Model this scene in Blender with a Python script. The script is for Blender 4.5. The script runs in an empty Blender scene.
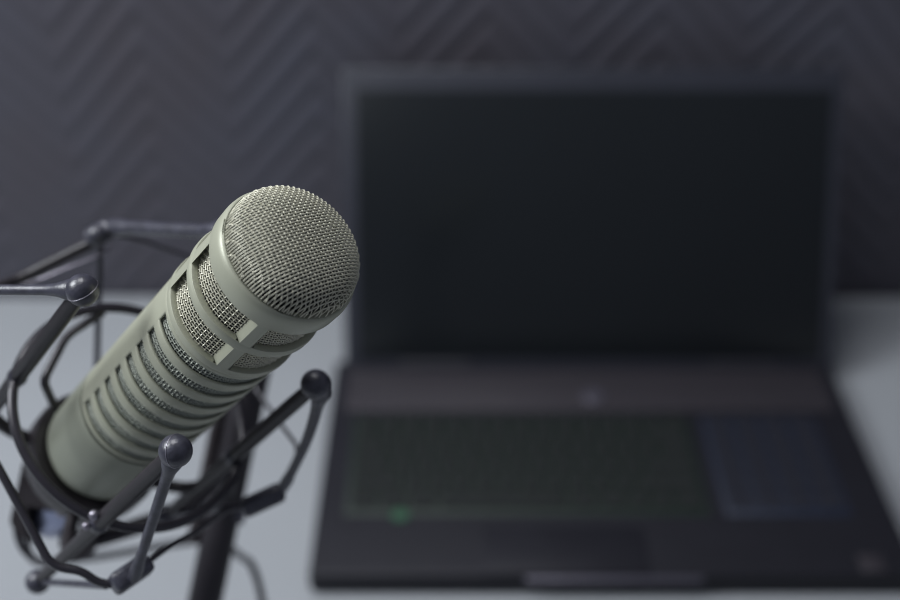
import bpy, bmesh, math, random
from mathutils import Vector, Matrix
random.seed(7)
PI = math.pi
sc = bpy.context.scene
C = sc.collection

# ---------------------------------------------------------------- camera
PITCH = math.radians(32.8)
CP, SP = math.cos(PITCH), math.sin(PITCH)
CAM_H = 0.602
F = 1250.0
cam_d = bpy.data.cameras.new('camera')
cam = bpy.data.objects.new('camera', cam_d)
C.objects.link(cam)
cam.location = (0, 0, CAM_H)
cam.rotation_euler = (PI / 2 - PITCH, 0, 0)
cam_d.sensor_width = 36.0
cam_d.lens = F / 900 * 36.0
cam_d.clip_start = 0.02
cam_d.dof.use_dof = True
cam_d.dof.focus_distance = 0.431
cam_d.dof.aperture_fstop = 4.0
sc.camera = cam

# ---------------------------------------------------------------- world, lights, exposure
w = bpy.data.worlds.new('world'); sc.world = w; w.use_nodes = True
bg = w.node_tree.nodes['Background']
bg.inputs[0].default_value = (0.66, 0.72, 0.90, 1); bg.inputs[1].default_value = 0.19

def area_light(name, loc, target, size, energy, color, size_y=None):
    d = bpy.data.lights.new(name, 'AREA'); d.energy = energy; d.color = color
    d.size = size
    if size_y: d.shape = 'RECTANGLE'; d.size_y = size_y
    o = bpy.data.objects.new(name, d); C.objects.link(o); o.location = loc
    o.rotation_euler = (Vector(target) - Vector(loc)).to_track_quat('-Z', 'Y').to_euler()
    return o
area_light('window_light', (-1.05, 0.42, 1.15), (-0.05, 0.50, 0.25), 0.6, 19, (0.92, 0.96, 1.0))
area_light('ceiling_light', (-0.30, 0.70, 1.7), (0.0, 0.62, 0.0), 0.6, 10, (0.96, 0.97, 1.0))

sc.view_settings.view_transform = 'Standard'
sc.view_settings.look = 'None'
sc.view_settings.exposure = 0.0
sc.view_settings.gamma = 1.0
sc.cycles.filter_width = 1.0
sc.view_settings.use_curve_mapping = False

# ---------------------------------------------------------------- helpers
def cw(v):                       # camera-axis vector (right, up, forward) -> world vector
    return Vector((v[0], v[2] * CP + v[1] * SP, -v[2] * SP + v[1] * CP))
def at(px, py, z):               # the world point seen in direction (px, py) at depth z
    return Vector((0, 0, CAM_H)) + cw(((px - 450) / F * z, (300 - py) / F * z, z))

def mat(name, col, rough=0.5, metal=0.0, spec=0.5, noise=None, bump=None, coat=0.0, emit=None, sheen=0.0):
    m = bpy.data.materials.new(name); m.use_nodes = True
    nt = m.node_tree; b = nt.nodes['Principled BSDF']
    b.inputs['Base Color'].default_value = (*col, 1)
    b.inputs['Roughness'].default_value = rough
    b.inputs['Metallic'].default_value = metal
    b.inputs['Specular IOR Level'].default_value = spec
    b.inputs['Coat Weight'].default_value = coat
    b.inputs['Sheen Weight'].default_value = sheen
    if emit:
        b.inputs['Emission Color'].default_value = (*emit[0], 1)
        b.inputs['Emission Strength'].default_value = emit[1]
    tc = nt.nodes.new('ShaderNodeTexCoord')
    if noise:                    # (scale, amount)
        n = nt.nodes.new('ShaderNodeTexNoise'); n.inputs['Scale'].default_value = noise[0]
        n.inputs['Detail'].default_value = 4
        nt.links.new(tc.outputs['Object'], n.inputs['Vector'])
        r = nt.nodes.new('ShaderNodeValToRGB')
        a = noise[1]
        r.color_ramp.elements[0].position = 0.3; r.color_ramp.elements[1].position = 0.7
        r.color_ramp.elements[0].color = (*[c * (1 - a) for c in col], 1)
        r.color_ramp.elements[1].color = (*[min(1, c * (1 + a)) for c in col], 1)
        nt.links.new(n.outputs['Fac'], r.inputs['Fac'])
        nt.links.new(r.outputs['Color'], b.inputs['Base Color'])
    if bump:                     # (scale, strength, distance)
        n = nt.nodes.new('ShaderNodeTexNoise'); n.inputs['Scale'].default_value = bump[0]
        nt.links.new(tc.outputs['Object'], n.inputs['Vector'])
        bp = nt.nodes.new('ShaderNodeBump'); bp.inputs['Strength'].default_value = bump[1]
        bp.inputs['Distance'].default_value = bump[2]
        nt.links.new(n.outputs['Fac'], bp.inputs['Height'])
        nt.links.new(bp.outputs['Normal'], b.inputs['Normal'])
    return m

M = {}
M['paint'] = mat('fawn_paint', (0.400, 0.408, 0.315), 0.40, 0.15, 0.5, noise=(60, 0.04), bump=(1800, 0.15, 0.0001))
M['barrel'] = mat('fawn_paint_shaded', (0.300, 0.315, 0.250), 0.46, 0.15, 0.5, noise=(60, 0.04), bump=(1800, 0.15, 0.0001))  # same fawn paint, with the lower barrel's shade put into the colour
M['wire'] = mat('fawn_wire', (0.64, 0.625, 0.50), 0.36, 0.15, 0.5, noise=(400, 0.08))
M['slotwire'] = mat('shaded_slot_wire', (0.46, 0.49, 0.42), 0.42, 0.2, 0.4, noise=(400, 0.08))  # wire colour darkened to stand for the shadow inside the slots
M['foam'] = mat('dark_foam', (0.012, 0.016, 0.015), 0.95, 0, 0.2, bump=(900, 0.5, 0.0005))
M['seam'] = mat('seam_gap', (0.010, 0.013, 0.026), 0.9, 0, 0.1)
M['plastic'] = mat('black_nylon', (0.042, 0.042, 0.058), 0.34, 0, 0.7, noise=(300, 0.35), bump=(700, 0.35, 0.0004))
M['rod'] = mat('black_rod', (0.022, 0.019, 0.022), 0.40, 0, 0.5, noise=(200, 0.15))
M['ringm'] = mat('black_ring', (0.034, 0.031, 0.038), 0.26, 0.2, 0.7, noise=(200, 0.1))
M['stand'] = mat('black_stand', (0.030, 0.027, 0.032), 0.45, 0.2, 0.4, noise=(80, 0.1))
M['bracket'] = mat('brown_black_bracket', (0.040, 0.034, 0.037), 0.5, 0.2, 0.4, noise=(80, 0.1))
M['chrome'] = mat('brushed_connector', (0.30, 0.33, 0.46), 0.28, 0.9, 0.5, noise=(90, 0.05))
M['screw'] = mat('screw_head', (0.35, 0.33, 0.38), 0.35, 0.8, 0.5, noise=(400, 0.1))
M['cable'] = mat('rubber_cable', (0.028, 0.030, 0.036), 0.6, noise=(100, 0.1))
M['lap'] = mat('laptop_shell', (0.0155, 0.0155, 0.021), 0.46, 0.1, 0.30, noise=(40, 0.06), bump=(900, 0.1, 0.0002))
M['strip'] = mat('speaker_strip', (0.040, 0.036, 0.043), 0.42, 0.2, 0.5, noise=(300, 0.1))
M['bezel'] = mat('laptop_bezel', (0.030, 0.032, 0.043), 0.38, 0.1, 0.5, noise=(60, 0.06))
M['screen'] = mat('black_glass', (0.0095, 0.0115, 0.0135), 0.22, 0, 0.35, noise=(3, 0.1))
M['key'] = mat('keycap', (0.015, 0.0175, 0.0178), 0.55, 0, 0.35, noise=(200, 0.1))
M['keypad'] = mat('keypad_cap', (0.018, 0.019, 0.027), 0.45, 0, 0.45, noise=(200, 0.1))
M['green'] = mat('green_backlight', (0.012, 0.020, 0.016), 0.5, emit=((0.30, 0.7, 0.50), 0.0018))
M['blue'] = mat('blue_backlight', (0.01, 0.015, 0.03), 0.5, emit=((0.40, 0.45, 1.0), 0.004))
M['led'] = mat('green_led', (0.02, 0.045, 0.03), 0.4, emit=((0.30, 1.0, 0.55), 0.050))
M['light_plastic'] = mat('pale_button', (0.09, 0.085, 0.11), 0.38, 0.4, noise=(100, 0.05))
M['desk'] = mat('white_laminate', (0.335, 0.352, 0.372), 0.42, 0, 0.4, noise=(6, 0.03))
M['floor'] = mat('grey_carpet', (0.09, 0.09, 0.10), 0.95, noise=(200, 0.2))
M['metal_leg'] = mat('grey_leg_metal', (0.3, 0.3, 0.32), 0.4, 0.7, noise=(30, 0.05))

# chevron-quilted wall covering
def chevron_wall():
    m = bpy.data.materials.new('chevron_wall_covering'); m.use_nodes = True
    nt = m.node_tree; N = nt.nodes; L = nt.links; b = N['Principled BSDF']
    tc = N.new('ShaderNodeTexCoord'); sp = N.new('ShaderNodeSeparateXYZ')
    L.new(tc.outputs['Object'], sp.inputs[0])
    def mth(op, a, b_=None, c=None):
        n = N.new('ShaderNodeMath'); n.operation = op
        for i, v in enumerate((a, b_, c)):
            if v is None: continue
            if isinstance(v, (int, float)): n.inputs[i].default_value = v
            else: L.new(v, n.inputs[i])
        return n.outputs[0]
    half = 0.069                                     # half a zigzag
    xs = mth('ADD', sp.outputs['X'], 0.314 + 0.138 * 20)
    xx = mth('PINGPONG', xs, half)                   # 0..half
    v = mth('ADD', sp.outputs['Z'], mth('MULTIPLY', xx, -1.12))
    ph = mth('MULTIPLY', v, 1 / 0.030)
    saw = mth('FRACT', mth('ADD', ph, 50.0))
    ridge = mth('MINIMUM', mth('MULTIPLY', saw, 3.0), mth('MINIMUM', mth('MULTIPLY', mth('SUBTRACT', 1.0, saw), 3.0), 1.0))
    col = mth('MINIMUM', mth('MULTIPLY', mth('PINGPONG', xs, half), 70.0), 1.0)
    bp = N.new('ShaderNodeBump'); bp.inputs['Strength'].default_value = 1.0
    bp.inputs['Distance'].default_value = 0.0012
    h = mth('MULTIPLY', ridge, 1.0)
    L.new(h, bp.inputs['Height'])
    ns = N.new('ShaderNodeTexNoise'); ns.inputs['Scale'].default_value = 9; ns.inputs['Detail'].default_value = 5
    L.new(tc.outputs['Object'], ns.inputs['Vector'])
    r = N.new('ShaderNodeValToRGB')
    r.color_ramp.elements[0].position = 0.3; r.color_ramp.elements[1].position = 0.75
    r.color_ramp.elements[0].color = (0.070, 0.063, 0.078, 1)
    r.color_ramp.elements[1].color = (0.074, 0.075, 0.100, 1)
    L.new(ns.outputs['Fac'], r.inputs['Fac'])
    mx = N.new('ShaderNodeMix'); mx.data_type = 'RGBA'; mx.blend_type = 'MULTIPLY'; mx.inputs[0].default_value = 1.0
    seam = mth('ADD', mth('MULTIPLY', ridge, 0.26), 0.74)          # darker stitched seams between the strips
    L.new(r.outputs['Color'], mx.inputs[6]); L.new(seam, mx.inputs[7])
    L.new(mx.outputs[2], b.inputs['Base Color'])
    L.new(bp.outputs['Normal'], b.inputs['Normal'])
    b.inputs['Roughness'].default_value = 0.6
    b.inputs['Sheen Weight'].default_value = 0.15
    return m
M['wall'] = chevron_wall()

def link(name, bm, m, parent=None, smooth=None, kind=None):
    me = bpy.data.meshes.new(name)
    bmesh.ops.recalc_face_normals(bm, faces=bm.faces)
    bm.to_mesh(me); bm.free()
    me.materials.append(m)
    if smooth is not None:
        me.polygons.foreach_set('use_smooth', [True] * len(me.polygons))
        me.set_sharp_from_angle(angle=math.radians(smooth))
    o = bpy.data.objects.new(name, me); C.objects.link(o)
    if parent is not None: o.parent = parent
    if kind: o['kind'] = kind
    return o
def thing(name, label, cat, matrix=None, group=None):
    o = bpy.data.objects.new(name, None); C.objects.link(o)
    o.empty_display_size = 0.02
    if matrix is not None: o.matrix_world = matrix
    o['label'] = label; o['category'] = cat
    if group: o['group'] = group
    return o

def box(bm, c, size, rot=None, bev=0.0, seg=2):
    r = bmesh.ops.create_cube(bm, size=1.0)
    vs = r['verts']
    mt = Matrix.Translation(Vector(c)) @ (rot.to_4x4() if rot else Matrix.Identity(4)) @ Matrix.Diagonal((*size, 1))
    bmesh.ops.transform(bm, matrix=mt, verts=vs)
    if bev:
        es = list({e for v in vs for e in v.link_edges})
        bmesh.ops.bevel(bm, geom=es, offset=bev, segments=seg, profile=0.5, affect='EDGES')

def tube(bm, pts, rad, n=12, closed=False, caps=True, up=None):
    """swept tube; rad a number or one per point"""
    pts = [Vector(p) for p in pts]
    N = len(pts)
    if not hasattr(rad, '__len__'): rad = [rad] * N
    t = []
    for i in range(N):
        a = pts[(i - 1) % N] if (closed or i > 0) else pts[i]
        b = pts[(i + 1) % N] if (closed or i < N - 1) else pts[i]
        d = b - a
        t.append(d.normalized() if d.length > 1e-12 else Vector((0, 0, 1)))
    nrm = (Vector(up) if up else Vector((0, 0, 1)))
    if abs(nrm.normalized().dot(t[0])) > 0.95: nrm = Vector((1, 0, 0))
    nrm = (nrm - t[0] * nrm.dot(t[0])).normalized()
    rings = []
    for i in range(N):
        nrm = (nrm - t[i] * nrm.dot(t[i])).normalized()
        bn = t[i].cross(nrm)
        rings.append([bm.verts.new(pts[i] + rad[i] * (math.cos(2 * PI * k / n) * nrm + math.sin(2 * PI * k / n) * bn)) for k in range(n)])
    for i in range(N if closed else N - 1):
        A = rings[i]; B = rings[(i + 1) % N]
        for k in range(n):
            bm.faces.new((A[k], A[(k + 1) % n], B[(k + 1) % n], B[k]))
    if caps and not closed:
        bm.faces.new(rings[0]); bm.faces.new(rings[-1])

def smooth_path(pts, sub=6, closed=False):
    pts = [Vector(p) for p in pts]; out = []
    n = len(pts)
    rng = range(n if closed else n - 1)
    for i in rng:
        p0 = pts[(i - 1) % n] if (closed or i > 0) else pts[i]
        p1 = pts[i]; p2 = pts[(i + 1) % n]
        p3 = pts[(i + 2) % n] if (closed or i < n - 2) else p2
        for k in range(sub):
            t = k / sub
            out.append(0.5 * ((2 * p1) + (-p0 + p2) * t + (2 * p0 - 5 * p1 + 4 * p2 - p3) * t * t + (-p0 + 3 * p1 - 3 * p2 + p3) * t ** 3))
    if not closed: out.append(pts[-1])
    return out

def bent_path(pts, r=0.004, sub=4):
    """straight legs with rounded corners"""
    pts = [Vector(p) for p in pts]; out = [pts[0]]
    for i in range(1, len(pts) - 1):
        a = (pts[i - 1] - pts[i]); b = (pts[i + 1] - pts[i])
        q = min(r, a.length * 0.45, b.length * 0.45)
        A = pts[i] + a.normalized() * q; B = pts[i] + b.normalized() * q
        for k in range(sub + 1):
            t = k / sub
            out.append((1 - t) ** 2 * A + 2 * t * (1 - t) * pts[i] + t * t * B)
    out.append(pts[-1])
    return out

def lathe(bm, prof, n=96, closed_ends=True):
    """prof: list of (r, z)"""
    rings = []
    for r, z in prof:
        if r < 1e-6: rings.append([bm.verts.new((0, 0, z))] * n)
        else: rings.append([bm.verts.new((r * math.cos(2 * PI * k / n), r * math.sin(2 * PI * k / n), z)) for k in range(n)])
    for A, B in zip(rings, rings[1:]):
        for k in range(n):
            f = []
            for v in (A[k], A[(k + 1) % n], B[(k + 1) % n], B[k]):
                if v not in f: f.append(v)
            if len(f) > 2: bm.faces.new(f)
    if closed_ends:
        for R in (rings[0], rings[-1]):
            if R[0] is not R[1]: bm.faces.new(R)

# ---------------------------------------------------------------- frame of the microphone (its real axis in the room)
ZH = 0.4272
P = Vector((0, 0, CAM_H)) + cw(((291.2 - 450) / F * ZH, (300 - 254.0) / F * ZH, ZH))   # centre of the head rim
U = cw((0.56931, 0.46915, -0.67512)).normalized()                                  # towards the head
EF = cw((-0.40760, -0.55935, -0.72180)); EF = (EF - U * EF.dot(U)).normalized()
ER = cw((0.72155, -0.68174, 0.12085)); 
YA = U.cross(EF)
SG = 1.0 if YA.dot(ER) > 0 else -1.0
S_END = 0.212                                                                      # base of the microphone, metres below the rim
P0 = Vector((0, 0, CAM_H)) + cw(((286.0 - 450) / F * ZH, (300 - 252.0) / F * ZH, ZH))
U0 = cw((0.55967, 0.47156, -0.68147)).normalized()
def basis(o, u):
    e = (EF - u * EF.dot(u)).normalized()
    m = Matrix((e, u.cross(e), u)).transposed().to_4x4(); m.translation = o
    return m
def frame(s): return basis(P - U * s, U)            # microphone
def mframe(s): return basis(P0 - U0 * s, U0)        # shock mount, a hair off the microphone's own axis
def mp(R, th, s, s0=0.0):        # local point in a frame whose origin is at s0 down the axis
    a = math.radians(th) * SG
    return Vector((R * math.cos(a), R * math.sin(a), s0 - s))
def wp(R, th, s):
    return mframe(0) @ mp(R, th, s)

# ================================================================ THE SETTING
WALL_Y = 0.945
bm = bmesh.new(); box(bm, (0, WALL_Y + 0.05, 0.25), (4.4, 0.10, 2.4))
o = link('wall_back', bm, M['wall'], kind='structure'); 
bm = bmesh.new(); box(bm, (0, -0.6, -0.77), (4.4, 3.2, 0.04)); link('floor', bm, M['floor'], kind='structure')

# desk
desk = thing('desk', 'long white laminate desk carrying the laptop and the microphone stand', 'desk', Matrix.Translation((0, 0.43, -0.75)))
bm = bmesh.new(); box(bm, (0, 0.0, 0.735), (2.6, 1.02, 0.03), bev=0.002); link('desktop', bm, M['desk'], desk, 30)
for sx in (-1, 1):
    for sy in (-1, 1):
        bm = bmesh.new(); box(bm, (sx * 1.22, sy * 0.44, 0.36), (0.05, 0.05, 0.72), bev=0.003); link('leg', bm, M['metal_leg'], desk, 30)

# ================================================================ LAPTOP
LX, LF, LH = 0.1060, 0.582, 0.807            # centre x, front edge y, hinge y
LW, LT = 0.395, 0.018
laptop = thing('laptop', 'open black laptop with a dark screen standing on the white desk', 'laptop', Matrix.Translation((LX, (LF + LH) / 2, 0)))
D = LH - LF
bm = bmesh.new(); box(bm, (0, 0.004, LT / 2 + 0.001), (LW, D + 0.012, LT - 0.002), bev=0.003, seg=3)
base = link('base', bm, M['lap'], laptop, 30)
for sx in (-1, 1):
    for sy in (-1, 1):
        bm = bmesh.new(); lathe(bm, [(0, 0), (0.006, 0), (0.006, 0.002), (0, 0.002)], 16)
        f = link('rubber_foot', bm, M['cable'], base, 30); f.location = (sx * 0.16, sy * 0.1, 0)
        f.location.z = 0
bm = bmesh.new(); box(bm, (0, D / 2 - 0.031, LT + 0.0004), (0.372, 0.052, 0.0012), bev=0.0005)
strip = link('speaker_strip', bm, M['strip'], laptop, 30); strip['label'] = 'brownish grey strip behind the keys'
bm = bmesh.new(); lathe(bm, [(0, 0), (0.0085, 0), (0.0085, 0.0012), (0.0075, 0.0018), (0, 0.0018)], 32)
pb = link('power_button', bm, M['light_plastic'], laptop, 30); pb.location = (0.004, D / 2 - 0.040, LT + 0.0008); pb['label'] = 'pale round power button'
# keyboard wells that glow between the caps
bm = bmesh.new(); box(bm, (-0.053, -0.0055, LT), (0.250, 0.108, 0.0014), bev=0.0004)
link('keyboard_well', bm, M['green'], laptop, 30)
bm = bmesh.new(); box(bm, (0.125, -0.0055, LT), (0.086, 0.108, 0.0014), bev=0.0004)
link('keypad_well', bm, M['blue'], laptop, 30)
def keycap(w_, d_):
    bm = bmesh.new()
    r = bmesh.ops.create_cube(bm, size=1.0)
    bmesh.ops.transform(bm, matrix=Matrix.Translation((0, 0, 0.5)) @ Matrix.Identity(4), verts=bm.verts[:])
    for v in bm.verts:
        k = 1.0 if v.co.z < 0.5 else 0.86
        v.co = Vector((v.co.x * w_ * (1 - (1 - k) * 0.018 / w_), v.co.y * d_ * k, v.co.z * 0.0026))
    bmesh.ops.bevel(bm, geom=bm.edges[:], offset=0.0005, segments=2, affect='EDGES')
    return bm
rows = [
    (0.0490, 0.011, [1.0] * 15),
    (0.0325, 0.0155, [1] * 13 + [2]),
    (0.0145, 0.0155, [1.5] + [1] * 12 + [1.5]),
    (-0.0035, 0.0155, [1.75] + [1] * 11 + [2.25]),
    (-0.0215, 0.0155, [2.25] + [1] * 10 + [2.75]),
    (-0.0395, 0.0155, [1.25, 1.25, 1.25, 5.5, 1.25, 1.25, 1.0, 1.0, 1.25]),
]
for y, d_, ws in rows:
    tot = sum(ws); unit = 0.245 / tot; x = -0.1755
    for q in ws:
        wd = unit * q - 0.0024
        k = link('key', keycap(wd, d_), M['key'], laptop, 30)
        k.location = (x + unit * q / 2, y - 0.0055, LT + 0.0007); x += unit * q
for r_, y in enumerate([0.0490, 0.0325, 0.0145, -0.0035, -0.0215, -0.0395]):
    for c_ in range(4):
        k = link('keypad_key', keycap(0.0182, 0.011 if r_ == 0 else 0.0155), M['keypad'], laptop, 30)
        k.location = (0.125 + (c_ - 1.5) * 0.0206, y - 0.0055, LT + 0.0007)
bm = bmesh.new(); lathe(bm, [(0, 0), (0.0058, 0), (0.0058, 0.0004), (0, 0.0006)], 32)
l = link('status_light', bm, M['led'], laptop, 30); l.location = (-0.1400, -0.0595, LT + 0.0008); l['label'] = 'round green glowing button'
bm = bmesh.new(); box(bm, (-0.030, -0.0915, LT), (0.108, 0.044, 0.0008), bev=0.0003)
link('touchpad', bm, M['lap'], laptop, 30)
bm = bmesh.new(); box(bm, (0, -D / 2 - 0.0025, LT - 0.004), (0.115, 0.0045, 0.005), bev=0.0015)
fl = link('lid_notch', bm, M['light_plastic'], laptop, 30); fl['label'] = 'paler finger notch in the front edge'
bm = bmesh.new(); box(bm, (0.168, -0.104, LT + 0.0001), (0.016, 0.016, 0.0005), bev=0.0002)
sk = link('sticker', bm, M['strip'], laptop, 30)
# lid
LEAN = math.radians(24.0); LL = 0.235
LW = 0.389
lid_m = Matrix.Translation((0.0045, D / 2 + 0.004, LT - 0.002)) @ Matrix.Rotation(-LEAN, 4, 'X')
bm = bmesh.new(); box(bm, (0, 0.0035, LL / 2), (LW, 0.007, LL), bev=0.0025, seg=3)
lid = link('screen_lid', bm, M['bezel'], laptop, 30); lid.matrix_local = lid_m
bm = bmesh.new(); box(bm, (0.001, -0.0002, LL / 2 - 0.005), (LW - 0.021, 0.0012, LL - 0.024), bev=0.0003)
s_ = link('display', bm, M['screen'], lid, 30); s_['label'] = 'black switched-off display'
bm = bmesh.new(); lathe(bm, [(0, 0), (0.0018, 0), (0.0018, 0.0006), (0, 0.0006)], 16)
wc = link('webcam', bm, M['screen'], lid, 30); wc.location = (0, 0.0002, LL - 0.0045); wc.rotation_euler = (PI / 2, 0, 0)
for sx in (-1, 1):
    bm = bmesh.new(); tube(bm, [(sx * 0.150, 0.002, 0.001), (sx * 0.095, 0.002, 0.001)], 0.0048, 20)
    link('hinge', bm, M['lap'], lid, 40)

# ================================================================ MICROPHONE
mic = thing('studio_microphone', 'fawn beige metal studio microphone with woven wire head and slotted barrel', 'microphone', frame(S_END))
def L3(R, th, s): return mp(R, th, s, S_END)

def shell(sb, prof, wins, thick, bev, name, m, skew={}):
    """cylindrical housing with real openings; wins: list of (s0,s1,th0,th1)"""
    ss = set(round(x, 6) for x in sb)
    ths = set(float(x) for x in range(0, 360, 3))
    for a, b, t0, t1 in wins:
        ss |= {round(a, 6), round(b, 6)}
        for t in (t0 % 360, t1 % 360):
            ths = {x for x in ths if min(abs(x - t), 360 - abs(x - t)) > 1.0 or x == t}
            ths.add(float(t))
    ss = sorted(ss); ths = sorted(ths)
    def R(s):
        for (s0, r0), (s1, r1) in zip(prof, prof[1:]):
            if s0 - 1e-9 <= s <= s1 + 1e-9:
                return r0 + (r1 - r0) * (s - s0) / max(1e-9, s1 - s0)
        return prof[-1][1]
    bm = bmesh.new()
    nt, ns = len(ths), len(ss)
    O = [[bm.verts.new(L3(R(s), t, s)) for t in ths] for s in ss]
    I = [[bm.verts.new(L3(R(s) - thick, t + skew.get(t, 0), s)) for t in ths] for s in ss]
    def opened(i, j):
        s = (ss[i] + ss[i + 1]) / 2
        t0 = ths[j]; t1 = ths[(j + 1) % nt]
        if t1 < t0: t1 += 360
        t = (t0 + t1) / 2
        for a, b, w0, w1 in wins:
            if a < s < b and (t - w0) % 360 < (w1 - w0): return True
        return False
    op = [[opened(i, j) for j in range(nt)] for i in range(ns - 1)]
    for i in range(ns - 1):
        for j in range(nt):
            if op[i][j]: continue
            k = (j + 1) % nt
            bm.faces.new((O[i][j], O[i][k], O[i + 1][k], O[i + 1][j]))
            bm.faces.new((I[i][j], I[i + 1][j], I[i + 1][k], I[i][k]))
            if i == 0 or op[i - 1][j]: bm.faces.new((O[i][j], I[i][j], I[i][k], O[i][k]))
            if i == ns - 2 or op[i + 1][j]: bm.faces.new((O[i + 1][j], O[i + 1][k], I[i + 1][k], I[i + 1][j]))
            if op[i][j - 1]: bm.faces.new((O[i][j], O[i + 1][j], I[i + 1][j], I[i][j]))
            if op[i][k]: bm.faces.new((O[i][k], I[i][k], I[i + 1][k], O[i + 1][k]))
    lone = [v for v in bm.verts if not v.link_faces]
    bmesh.ops.delete(bm, geom=lone, context='VERTS')
    bmesh.ops.recalc_face_normals(bm, faces=bm.faces)
    if bev:
        es = [e for e in bm.edges if len(e.link_faces) == 2 and e.calc_face_angle() > math.radians(50)]
        bmesh.ops.bevel(bm, geom=es, offset=bev, segments=2, profile=0.5, affect='EDGES', clamp_overlap=True)
    return link(name, bm, m, mic, 40)

# head housing with two rows of windows
spans = [(-59, 18.5), (27.5, 101), (118, 191), (208, 288)]
head_wins = []
for a, b in spans:
    head_wins += [(0.0100, 0.0235, a, b), (0.0277, 0.0412, a, b)]
hp = [(0.0, 0.0262), (0.0008, 0.0268), (0.003, 0.0271), (0.0085, 0.0270), (0.0096, 0.02655), (0.0238, 0.02655),
      (0.0244, 0.0268), (0.0268, 0.0268), (0.0274, 0.0265), (0.0412, 0.0264), (0.0440, 0.0264), (0.0456, 0.0256)]
hp = [(a_s, a_r * 0.978) for a_s, a_r in hp]
shell([s for s, r in hp], hp, head_wins, 0.0027, 0.00030, 'head_housing', M['paint'],
      {18.5: -6.5, 27.5: 4.5, 301.0: -13, 288.0: 2})
# inner lip of the head rim
bm = bmesh.new(); prof = [(0.0257, 0.0003), (0.0253, -0.0001), (0.0250, 0.0004), (0.0249, 0.002), (0.0249, 0.006), (0.0256, 0.006)]
lathe(bm, [(r, S_END - s) for r, s in prof], 128, False); link('head_rim', bm, M['paint'], mic, 50)
# slotted barrel
slot_wins = [(0.0474 + k * 0.01040, 0.0530 + k * 0.01040, -44.5, 136) for k in range(8)]
bp = [(0.0450, 0.0253), (0.060, 0.0252), (0.10, 0.0251), (0.1277, 0.0250)]
shell([s for s, r in bp], bp, slot_wins, 0.0012, 0.0005, 'slotted_barrel', M['paint'])
bm = bmesh.new(); lathe(bm, [(r, S_END - s) for r, s in [(0.0225, 0.1268), (0.0238, 0.1276), (0.0238, 0.1300), (0.0228, 0.1308)]], 96)
link('seam_ring', bm, M['seam'], mic, 50)
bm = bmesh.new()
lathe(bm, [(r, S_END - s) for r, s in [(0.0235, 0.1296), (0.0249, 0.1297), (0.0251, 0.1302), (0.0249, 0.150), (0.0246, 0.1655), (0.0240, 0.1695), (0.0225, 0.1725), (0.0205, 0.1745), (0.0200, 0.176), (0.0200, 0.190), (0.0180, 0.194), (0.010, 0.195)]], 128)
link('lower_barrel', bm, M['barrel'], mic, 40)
bm = bmesh.new(); lathe(bm, [(r, S_END - s) for r, s in [(0, 0.194), (0.0108, 0.194), (0.0108, 0.2115), (0, 0.212)]], 48)
link('output_socket', bm, M['chrome'], mic, 40)

# foam inside
bm = bmesh.new()
n_ = 64
prof = [(0, S_END + 0.0105)] + [(0.0226 * math.sin(a), S_END - 0.0015 + 0.0115 * (max(0, 1 - math.sin(a) ** 2.6)) ** (1 / 2.6)) for a in [k * PI / 2 / 14 for k in range(1, 15)]]
prof += [(0.0200, S_END - 0.012), (0.0200, S_END - 0.128), (0, S_END - 0.128)]
lathe(bm, [(min(r, 0.0222), z) for r, z in prof], 64, False); link('foam_lining', bm, M['foam'], mic, 40)

# woven wire
WR = 0.00021
WF = 0.00027                      # straight hoop wires are a little thicker than the crimped ones
def weave_cyl(bm, R, s0, s1, t0, t1, pw, pa, n=5, sub=4, WF=0.00025, WR=0.00020):
    """pw: pitch of the hoop wires along the axis; pa: pitch of the axial wires round the hoop"""
    full = (t1 - t0) >= 360
    na = max(2, round(math.radians(t1 - t0) * R / pa)); nw = max(2, round((s1 - s0) / pw))
    if full and na % 2: na += 1
    for j in range(nw + 1):
        s = s0 + (s1 - s0) * j / nw; pts = []
        for i in range(na * sub + (0 if full else 1)):
            ph = i / sub
            pts.append(L3(R + WR * 0.1 * math.cos(PI * ph) * (1 if j % 2 else -1), t0 + (t1 - t0) * ph / na, s))
        tube(bm, pts, WF, n, closed=full, caps=False)
    for i in range(na + (0 if full else 1)):
        th = t0 + (t1 - t0) * i / na; pts = []
        for j in range(nw * sub + 1):
            ph = j / sub
            pts.append(L3(R - 0.0001 - 0.00050 * math.cos(PI * ph) * (1 if i % 2 == 0 else -1), th, s0 + (s1 - s0) * ph / nw))
        tube(bm, pts, WR, n, caps=False)
bm = bmesh.new(); weave_cyl(bm, 0.0231, 0.0070, 0.0440, 0, 360, 0.00145, 0.00150)
link('window_mesh', bm, M['wire'], mic, 60)
bm = bmesh.new(); weave_cyl(bm, 0.0233, 0.0462, 0.1270, -52, 144, 0.00140, 0.00150, 4, 4)
link('slot_mesh', bm, M['slotwire'], mic, 60)

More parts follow.
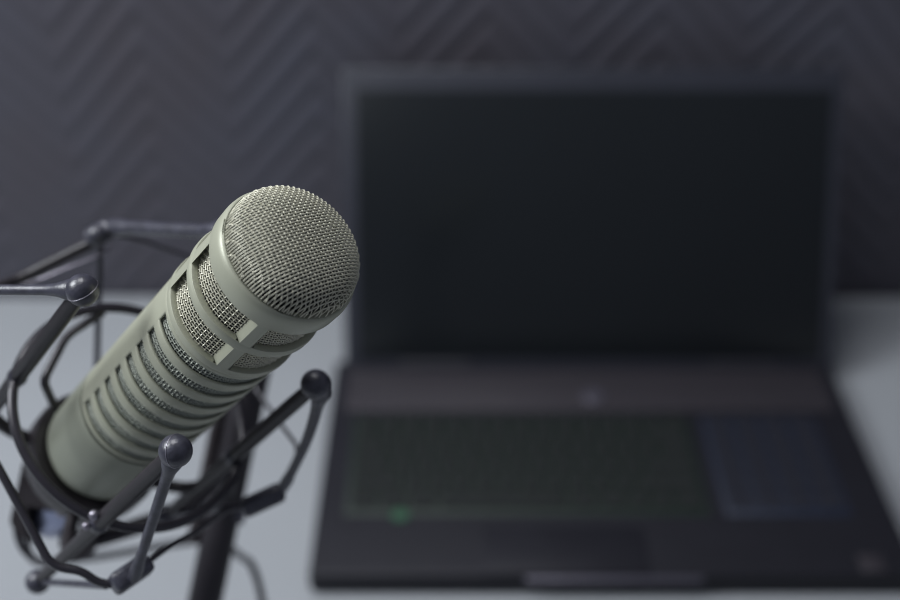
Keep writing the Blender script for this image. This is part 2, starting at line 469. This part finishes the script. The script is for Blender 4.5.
# domed head mesh
def dome(x, y, RD=0.0247, H=0.0145, n=2.5):
    r = math.hypot(x, y) / RD
    return H * (1 - r ** n) ** (1 / n) if r < 1 else None
def dome_pt(x, y, off, RD=0.0247):
    z = dome(x, y); e = 1e-5
    r = math.hypot(x, y)
    if r > 1e-5:
        k = (r - e) / r
        dz = (z - dome(x * k, y * k)) / e
        nv = Vector((-dz * x / r, -dz * y / r, 1)).normalized()
    else: nv = Vector((0, 0, 1))
    return Vector((x, y, z)) + nv * off
bm = bmesh.new()
RD = 0.0247
wa = math.radians(155) * SG
wx = Vector((math.cos(wa), math.sin(wa))); wy = Vector((-wx.y, wx.x))
PW, PA = 0.00108, 0.00143
sub = 4
def dome_wires(axis, pitch, other, amp, sign0, rad, mean):
    jn = int(RD / pitch)
    for j in range(-jn, jn + 1):
        c = j * pitch
        half = math.sqrt(max(0, RD * RD * 0.9995 - c * c))
        if half < 0.0015: continue
        xs = []; m_ = int(half / (other / sub))
        for i in range(-m_, m_ + 1): xs.append((i * other / sub, i / sub))
        # denser where the surface drops away
        ex = [half * math.cos(q) for q in (0.02, 0.06, 0.11, 0.17, 0.24, 0.31)]
        xs = [q for q in xs if abs(q[0]) < ex[-1]]
        xs = [(-e_, -e_ / other) for e_ in ex] + xs + [(e_, e_ / other) for e_ in reversed(ex)]
        pts = []
        for x, ph in xs:
            q = (wx * x + wy * c) if axis == 0 else (wx * c + wy * x)
            off = amp * math.cos(PI * ph) * (1 if j % 2 == 0 else -1) * sign0 + mean
            pts.append(dome_pt(q.x, q.y, off) + Vector((0, 0, S_END - 0.0005)))
        tube(bm, pts, rad, 6, caps=False)
dome_wires(0, PW, PA, 0.00002, 1, WF, 0)
dome_wires(1, PA, PW, 0.00050, -1, WR, -0.0001)
link('head_mesh', bm, M['wire'], mic, 60)

# ================================================================ SHOCK MOUNT
S_R = 0.135
mount = thing('shock_mount', 'black spider shock mount with ball-tipped rods cradling the beige microphone', 'shock mount', mframe(S_R))
inv = mframe(S_R).inverted()
def lw(p): return inv @ p                # world -> mount local
def M3(R, th, s): return mp(R, th, s, S_R)
bm = bmesh.new(); tube(bm, [M3(0.0498, a * 4, S_R) for a in range(90)], 0.0021, 14, closed=True)
link('support_ring', bm, M['ringm'], mount, 60)

def ball(bm, c, r):
    g = bmesh.ops.create_uvsphere(bm, u_segments=28, v_segments=18, radius=r)
    bmesh.ops.translate(bm, verts=g['verts'], vec=c)

ANG = {'left': -62, 'front': 22.5, 'right': 112, 'rear': -154}
S_F, S_B = 0.0625, 0.2065
RO = {'left': 0.0490, 'front': 0.0512, 'right': 0.0470, 'rear': 0.0500}
rods = {}
for k, th in ANG.items():
    Ro = RO[k]
    a = M3(Ro, th, S_F); b = M3(Ro, th, S_B)
    ps = [a.lerp(b, t) for t in (0, 0.06, 0.12, 0.40, 0.52, 0.60, 0.9, 1)]
    bm = bmesh.new(); tube(bm, ps, [0.0026, 0.0030, 0.0032, 0.0034, 0.0034, 0.0030, 0.0027, 0.0024], 20)
    r_ = link('rod', bm, M['rod'], mount, 50); rods[k] = r_
    for c, rr in ((a, 0.0060), (b, 0.0053)):
        bm = bmesh.new(); ball(bm, c, rr); link('ball_tip', bm, M['plastic'], r_, 80)
    bm = bmesh.new(); c = M3(Ro, th, S_R)
    g = bmesh.ops.create_uvsphere(bm, u_segments=20, v_segments=12, radius=0.0040)
    bmesh.ops.scale(bm, vec=(1, 1, 1.25), verts=g['verts']); bmesh.ops.translate(bm, vec=c, verts=g['verts'])
    link('rod_collar', bm, M['plastic'], r_, 80)

# fine pale moulding line round each front ball
def mould_line(k, ax):
    c = M3(RO[k], ANG[k], S_F); q = Vector(ax).normalized()
    a = q.orthogonal().normalized(); b = q.cross(a)
    bm = bmesh.new(); tube(bm, [c + 0.00600 * (math.cos(t * PI / 24) * a + math.sin(t * PI / 24) * b) for t in range(48)], 0.00016, 6, closed=True)
    link('mould_line', bm, M['screw'], rods[k], 80)
i3 = inv.to_3x3()
mould_line('front', i3 @ cw((0.93, 0.0, -0.36))); mould_line('left', i3 @ cw((0.35, -0.75, 0.55)))

# clamp blocks on the outer frame
KZ = {'front': at(131, 574, 0.486), 'right': at(263, 500, 0.540), 'rear': at(100, 234, 0.552), 'left': at(-84, 300, 0.482)}
KD = {'front': (at(150, 562, 0.492) - at(112, 588, 0.480)), 'right': (at(286, 488, 0.540) - at(238, 510, 0.540)),
      'rear': (at(122, 222, 0.552) - at(96, 238, 0.552)), 'left': (at(-80, 280, 0.482) - at(-86, 320, 0.482))}
def block(k, ln, wd, dp):
    c = lw(KZ[k]); d = (inv.to_3x3() @ KD[k]).normalized()
    up = (c - Vector((0, 0, c.z))).normalized(); up = (up - d * up.dot(d)).normalized()
    q = Matrix((d, up.cross(d), up)).transposed()
    bm = bmesh.new(); box(bm, c, (ln, wd, dp), q, bev=0.0022, seg=3)
    b = link('clamp_block', bm, M['plastic'], mount, 40)
    return b
block('front', 0.0175, 0.0085, 0.0085); block('right', 0.0195, 0.0080, 0.0078); block('left', 0.018, 0.008, 0.008); block('rear', 0.013, 0.008, 0.008)
bm = bmesh.new(); ball(bm, lw(at(98, 235, 0.550)), 0.0050); link('frame_knob', bm, M['plastic'], mount, 80)

def arm(p0, p1, r0=0.0026, r1=0.0021, flare=True, bow=None, n=16):
    p0 = lw(p0); p1 = lw(p1); N = 14
    ps = []; rs = []
    for i in range(N + 1):
        t = i / N; q = p0.lerp(p1, t)
        if bow is not None: q = q + (inv.to_3x3() @ bow) * math.sin(PI * t)
        r = r0 + (r1 - r0) * t
        if flare: r += 0.0020 * math.exp(-((t - 0.06) / 0.07) ** 2)
        if flare: r += 0.0008 * math.exp(-((t - 0.95) / 0.07) ** 2)
        ps.append(q); rs.append(r)
    bm = bmesh.new(); tube(bm, ps, rs, n)
    return link('ball_arm', bm, M['plastic'], mount, 60)
fb = {k: wp(RO[k], ANG[k], S_F) for k in ANG}; rb = {k: wp(RO[k], ANG[k], S_B) for k in ANG}
arm(fb['front'], at(134, 578, 0.480), 0.0022, 0.0019)
a_ = arm(fb['right'] + cw((0.0022, -0.0004, 0)), at(283, 488, 0.538), 0.0026, 0.0019, bow=cw((0.0028, 0.001, 0)))
arm(fb['left'], at(-84, 290, 0.482), 0.0021, 0.0021)
arm(fb['rear'], at(112, 227, 0.552), 0.0030, 0.0032)
arm(rb['front'], at(106, 586, 0.486), 0.0014, 0.0014, False)
arm(rb['right'], at(242, 506, 0.545), 0.0018, 0.0016, False)
arm(rb['rear'], at(100, 246, 0.556), 0.0015, 0.0015, False)
arm(rb['left'], at(-84, 312, 0.484), 0.0018, 0.0018, False)

# outer wire frame, one bent wire between each pair of blocks
def wire(name, pts, r=0.0017, m='ringm', bend=0.006, parent=mount):
    bm = bmesh.new(); tube(bm, bent_path([lw(p) for p in pts], bend, 5), r, 12)
    return link(name, bm, M[m], parent, 60)
wire('frame_wire', [at(-84, 304, 0.482), at(-40, 400, 0.478), at(2, 474, 0.476), at(48, 560, 0.476), at(60, 568, 0.477), at(82, 571, 0.479), at(98, 583, 0.481), at(120, 585, 0.484)], 0.0017)
wire('frame_wire', [at(140, 568, 0.490), at(166, 548, 0.502), at(196, 532, 0.520), at(226, 509, 0.534), at(250, 506, 0.540)], 0.0013)
wire('frame_wire', [at(278, 492, 0.545), at(300, 450, 0.556), at(276, 418, 0.575), at(252, 384, 0.590), at(230, 330, 0.60), at(205, 262, 0.59), at(140, 240, 0.565), at(108, 234, 0.552)], 0.0010)
wire('frame_wire', [at(98, 240, 0.552), at(20, 279, 0.552), at(-50, 305, 0.52), at(-82, 300, 0.486)], 0.0026, 'rod')
wire('tension_cord', [at(112, 250, 0.556), at(30, 283, 0.560), at(-40, 305, 0.535), at(-80, 302, 0.486)], 0.0005, 'screw')
# bowed strap behind the left of the ring
wire('bowed_strap', [wp(0.0490, -127, 0.137), at(66, 336, 0.530), at(43, 381, 0.520), at(58, 414, 0.535), at(84, 440, 0.566)], 0.0019, bend=0.004)

# cradle that grips the foot of the microphone
bm = bmesh.new(); rr = [(0.0252, 0.1735), (0.0282, 0.1730), (0.0290, 0.1760), (0.0290, 0.1860), (0.0275, 0.1885), (0.0204, 0.1885), (0.0204, 0.1765)]
lathe(bm, [(r, S_R - s) for r, s in rr] + [(0.0252, S_R - 0.1735)], 80, False)
link('cradle_ring', bm, M['rod'], mount, 40)
for k, th in ANG.items():
    bm = bmesh.new()
    tube(bm, smooth_path([M3(0.0280, th, 0.182), M3(0.036, th, 0.180), M3(0.043, th, 0.176), M3(RO[k], th, 0.170)], 4), [0.0028] * 13, 14)
    link('cradle_spoke', bm, M['rod'], mount, 60)
# brown-black swivel bracket hanging below the cradle
def plate(pts, z_th, name, m):
    bm = bmesh.new(); dv = cw((0, 0, z_th))
    A = [bm.verts.new(lw(p)) for p in pts]; B = [bm.verts.new(lw(p + dv)) for p in pts]
    bm.faces.new(A); bm.faces.new(list(reversed(B)))
    for i in range(len(A)):
        j = (i + 1) % len(A); bm.faces.new((A[i], B[i], B[j], A[j]))
    bmesh.ops.recalc_face_normals(bm, faces=bm.faces)
    bmesh.ops.bevel(bm, geom=bm.edges[:], offset=0.0007, segments=2, affect='EDGES')
    return link(name, bm, m, mount, 40)
plate([at(22, 462, 0.566), at(36, 470, 0.566), at(26, 520, 0.574), at(30, 545, 0.578), at(14, 532, 0.576), at(9, 522, 0.575)], 0.012, 'bracket_arm', M['bracket'])
plate([at(22, 484, 0.566), at(60, 494, 0.562), at(100, 514, 0.562), at(92, 530, 0.564), at(56, 513, 0.566), at(26, 506, 0.570)], 0.006, 'bracket_bridge', M['bracket'])
plate([at(82, 520, 0.572), at(93, 520, 0.574), at(90, 556, 0.580), at(68, 562, 0.582), at(72, 540, 0.578)], 0.010, 'bracket_arm', M['bracket'])
wire('bracket_bow', smooth_path([at(16, 530, 0.590), at(22, 548, 0.592), at(38, 562, 0.593), at(60, 564, 0.592)], 4), 0.0016, bend=0.0005)
for q, rr_ in ((at(61, 513, 0.556), 0.0021), (at(86, 526, 0.484), 0.0016), (at(94, 515, 0.4800), 0.0020)):
    bm = bmesh.new(); ball(bm, lw(q), rr_); link('screw', bm, M['screw'], mount, 80)

# cable connector and cable below the microphone
plug_m = Matrix.Translation(cw((0.005, -0.0035, 0))) @ frame(0.250)
plug = thing('cable_plug', 'silver cable plug fitted to the foot of the microphone', 'plug', plug_m)
bm = bmesh.new(); lathe(bm, [(0, 0), (0.0045, 0), (0.0062, 0.002), (0.0104, 0.004), (0.0112, 0.007), (0.0114, 0.033), (0.0106, 0.0345), (0, 0.0345)][:], 48)
link('plug_shell', bm, M['chrome'], plug, 40)
bm = bmesh.new(); lathe(bm, [(0, -0.012), (0.0036, -0.012), (0.0052, 0.0), (0.0052, 0.003), (0, 0.003)], 32)
link('strain_relief', bm, M['cable'], plug, 40)

# ================================================================ STAND
bx_, by_ = at(205, 600, 0.640), at(250, 385, 0.628)
dirp = (by_ - bx_).normalized()
foot = bx_ - dirp * ((bx_.z - 0.012) / dirp.z)
top = by_ + dirp * 0.012
stand = thing('microphone_stand', 'black tilted stand post behind the shock mount', 'microphone stand', Matrix.Translation((foot.x, foot.y, 0)))
so = Vector((foot.x, foot.y, 0))
side = Vector((1, 0, 0)); side = (side - dirp * side.dot(dirp)).normalized()
bm = bmesh.new(); lathe(bm, [(0, 0), (0.060, 0), (0.062, 0.002), (0.062, 0.008), (0.058, 0.012), (0.012, 0.014), (0, 0.014)], 64)
link('base', bm, M['stand'], stand, 40)
bm = bmesh.new(); tube(bm, [foot - so - dirp * 0.004, top - so], 0.0088, 28); link('post', bm, M['stand'], stand, 60)
mid = foot.lerp(top, 0.62)
bm = bmesh.new(); tube(bm, [mid - so - side * 0.012, top - so - side * 0.012], 0.0036, 16); link('side_rod', bm, M['bracket'], stand, 60)
for t in (0.97,):
    bm = bmesh.new(); c = foot.lerp(top, t) - so
    q = Matrix((side, side.cross(dirp) * -1, dirp)).transposed()
    box(bm, c - side * 0.006, (0.028, 0.020, 0.014), q, bev=0.003, seg=3); link('clamp', bm, M['stand'], stand, 40)
# arm joining the stand to the outer frame
bm = bmesh.new(); hk = foot.lerp(top, 0.70) - so
tube(bm, smooth_path([hk, at(226, 470, 0.60) - so, at(190, 505, 0.597) - so, at(150, 522, 0.595) - so, at(90, 540, 0.590) - so, at(62, 540, 0.590) - so], 6), 0.0042, 16)
link('support_arm', bm, M['stand'], stand, 60)
bm = bmesh.new(); tube(bm, [hk - side * 0.012, hk + side * 0.011], 0.0062, 20); link('swivel_knob', bm, M['plastic'], stand, 50)

# cable running from the plug down the stand to the desk
cab = thing('audio_cable', 'thin black cable looping away to the right of the stand post', 'cable', Matrix.Translation((-0.10, 0.60, 0.0)))
co = Vector((-0.10, 0.60, 0.0))
ppath = [plug_m @ Vector((0, 0, -0.011)), plug_m @ Vector((0, 0, -0.030)), at(40, 562, 0.655), at(95, 557, 0.668), at(150, 548, 0.674), at(195, 541, 0.680), at(222, 543, 0.680), at(240, 556, 0.676), at(252, 566, 0.672), at(262, 600, 0.675), at(268, 660, 0.675)]
last = ppath[-1]
ppath += [Vector((last.x + 0.006, last.y - 0.01, 0.03)), Vector((last.x + 0.02, last.y - 0.05, 0.0025)), Vector((last.x + 0.05, last.y - 0.16, 0.0025))]
bm = bmesh.new(); tube(bm, [q - co for q in smooth_path(ppath, 8)], 0.0021, 12); link('cord', bm, M['cable'], cab, 60)
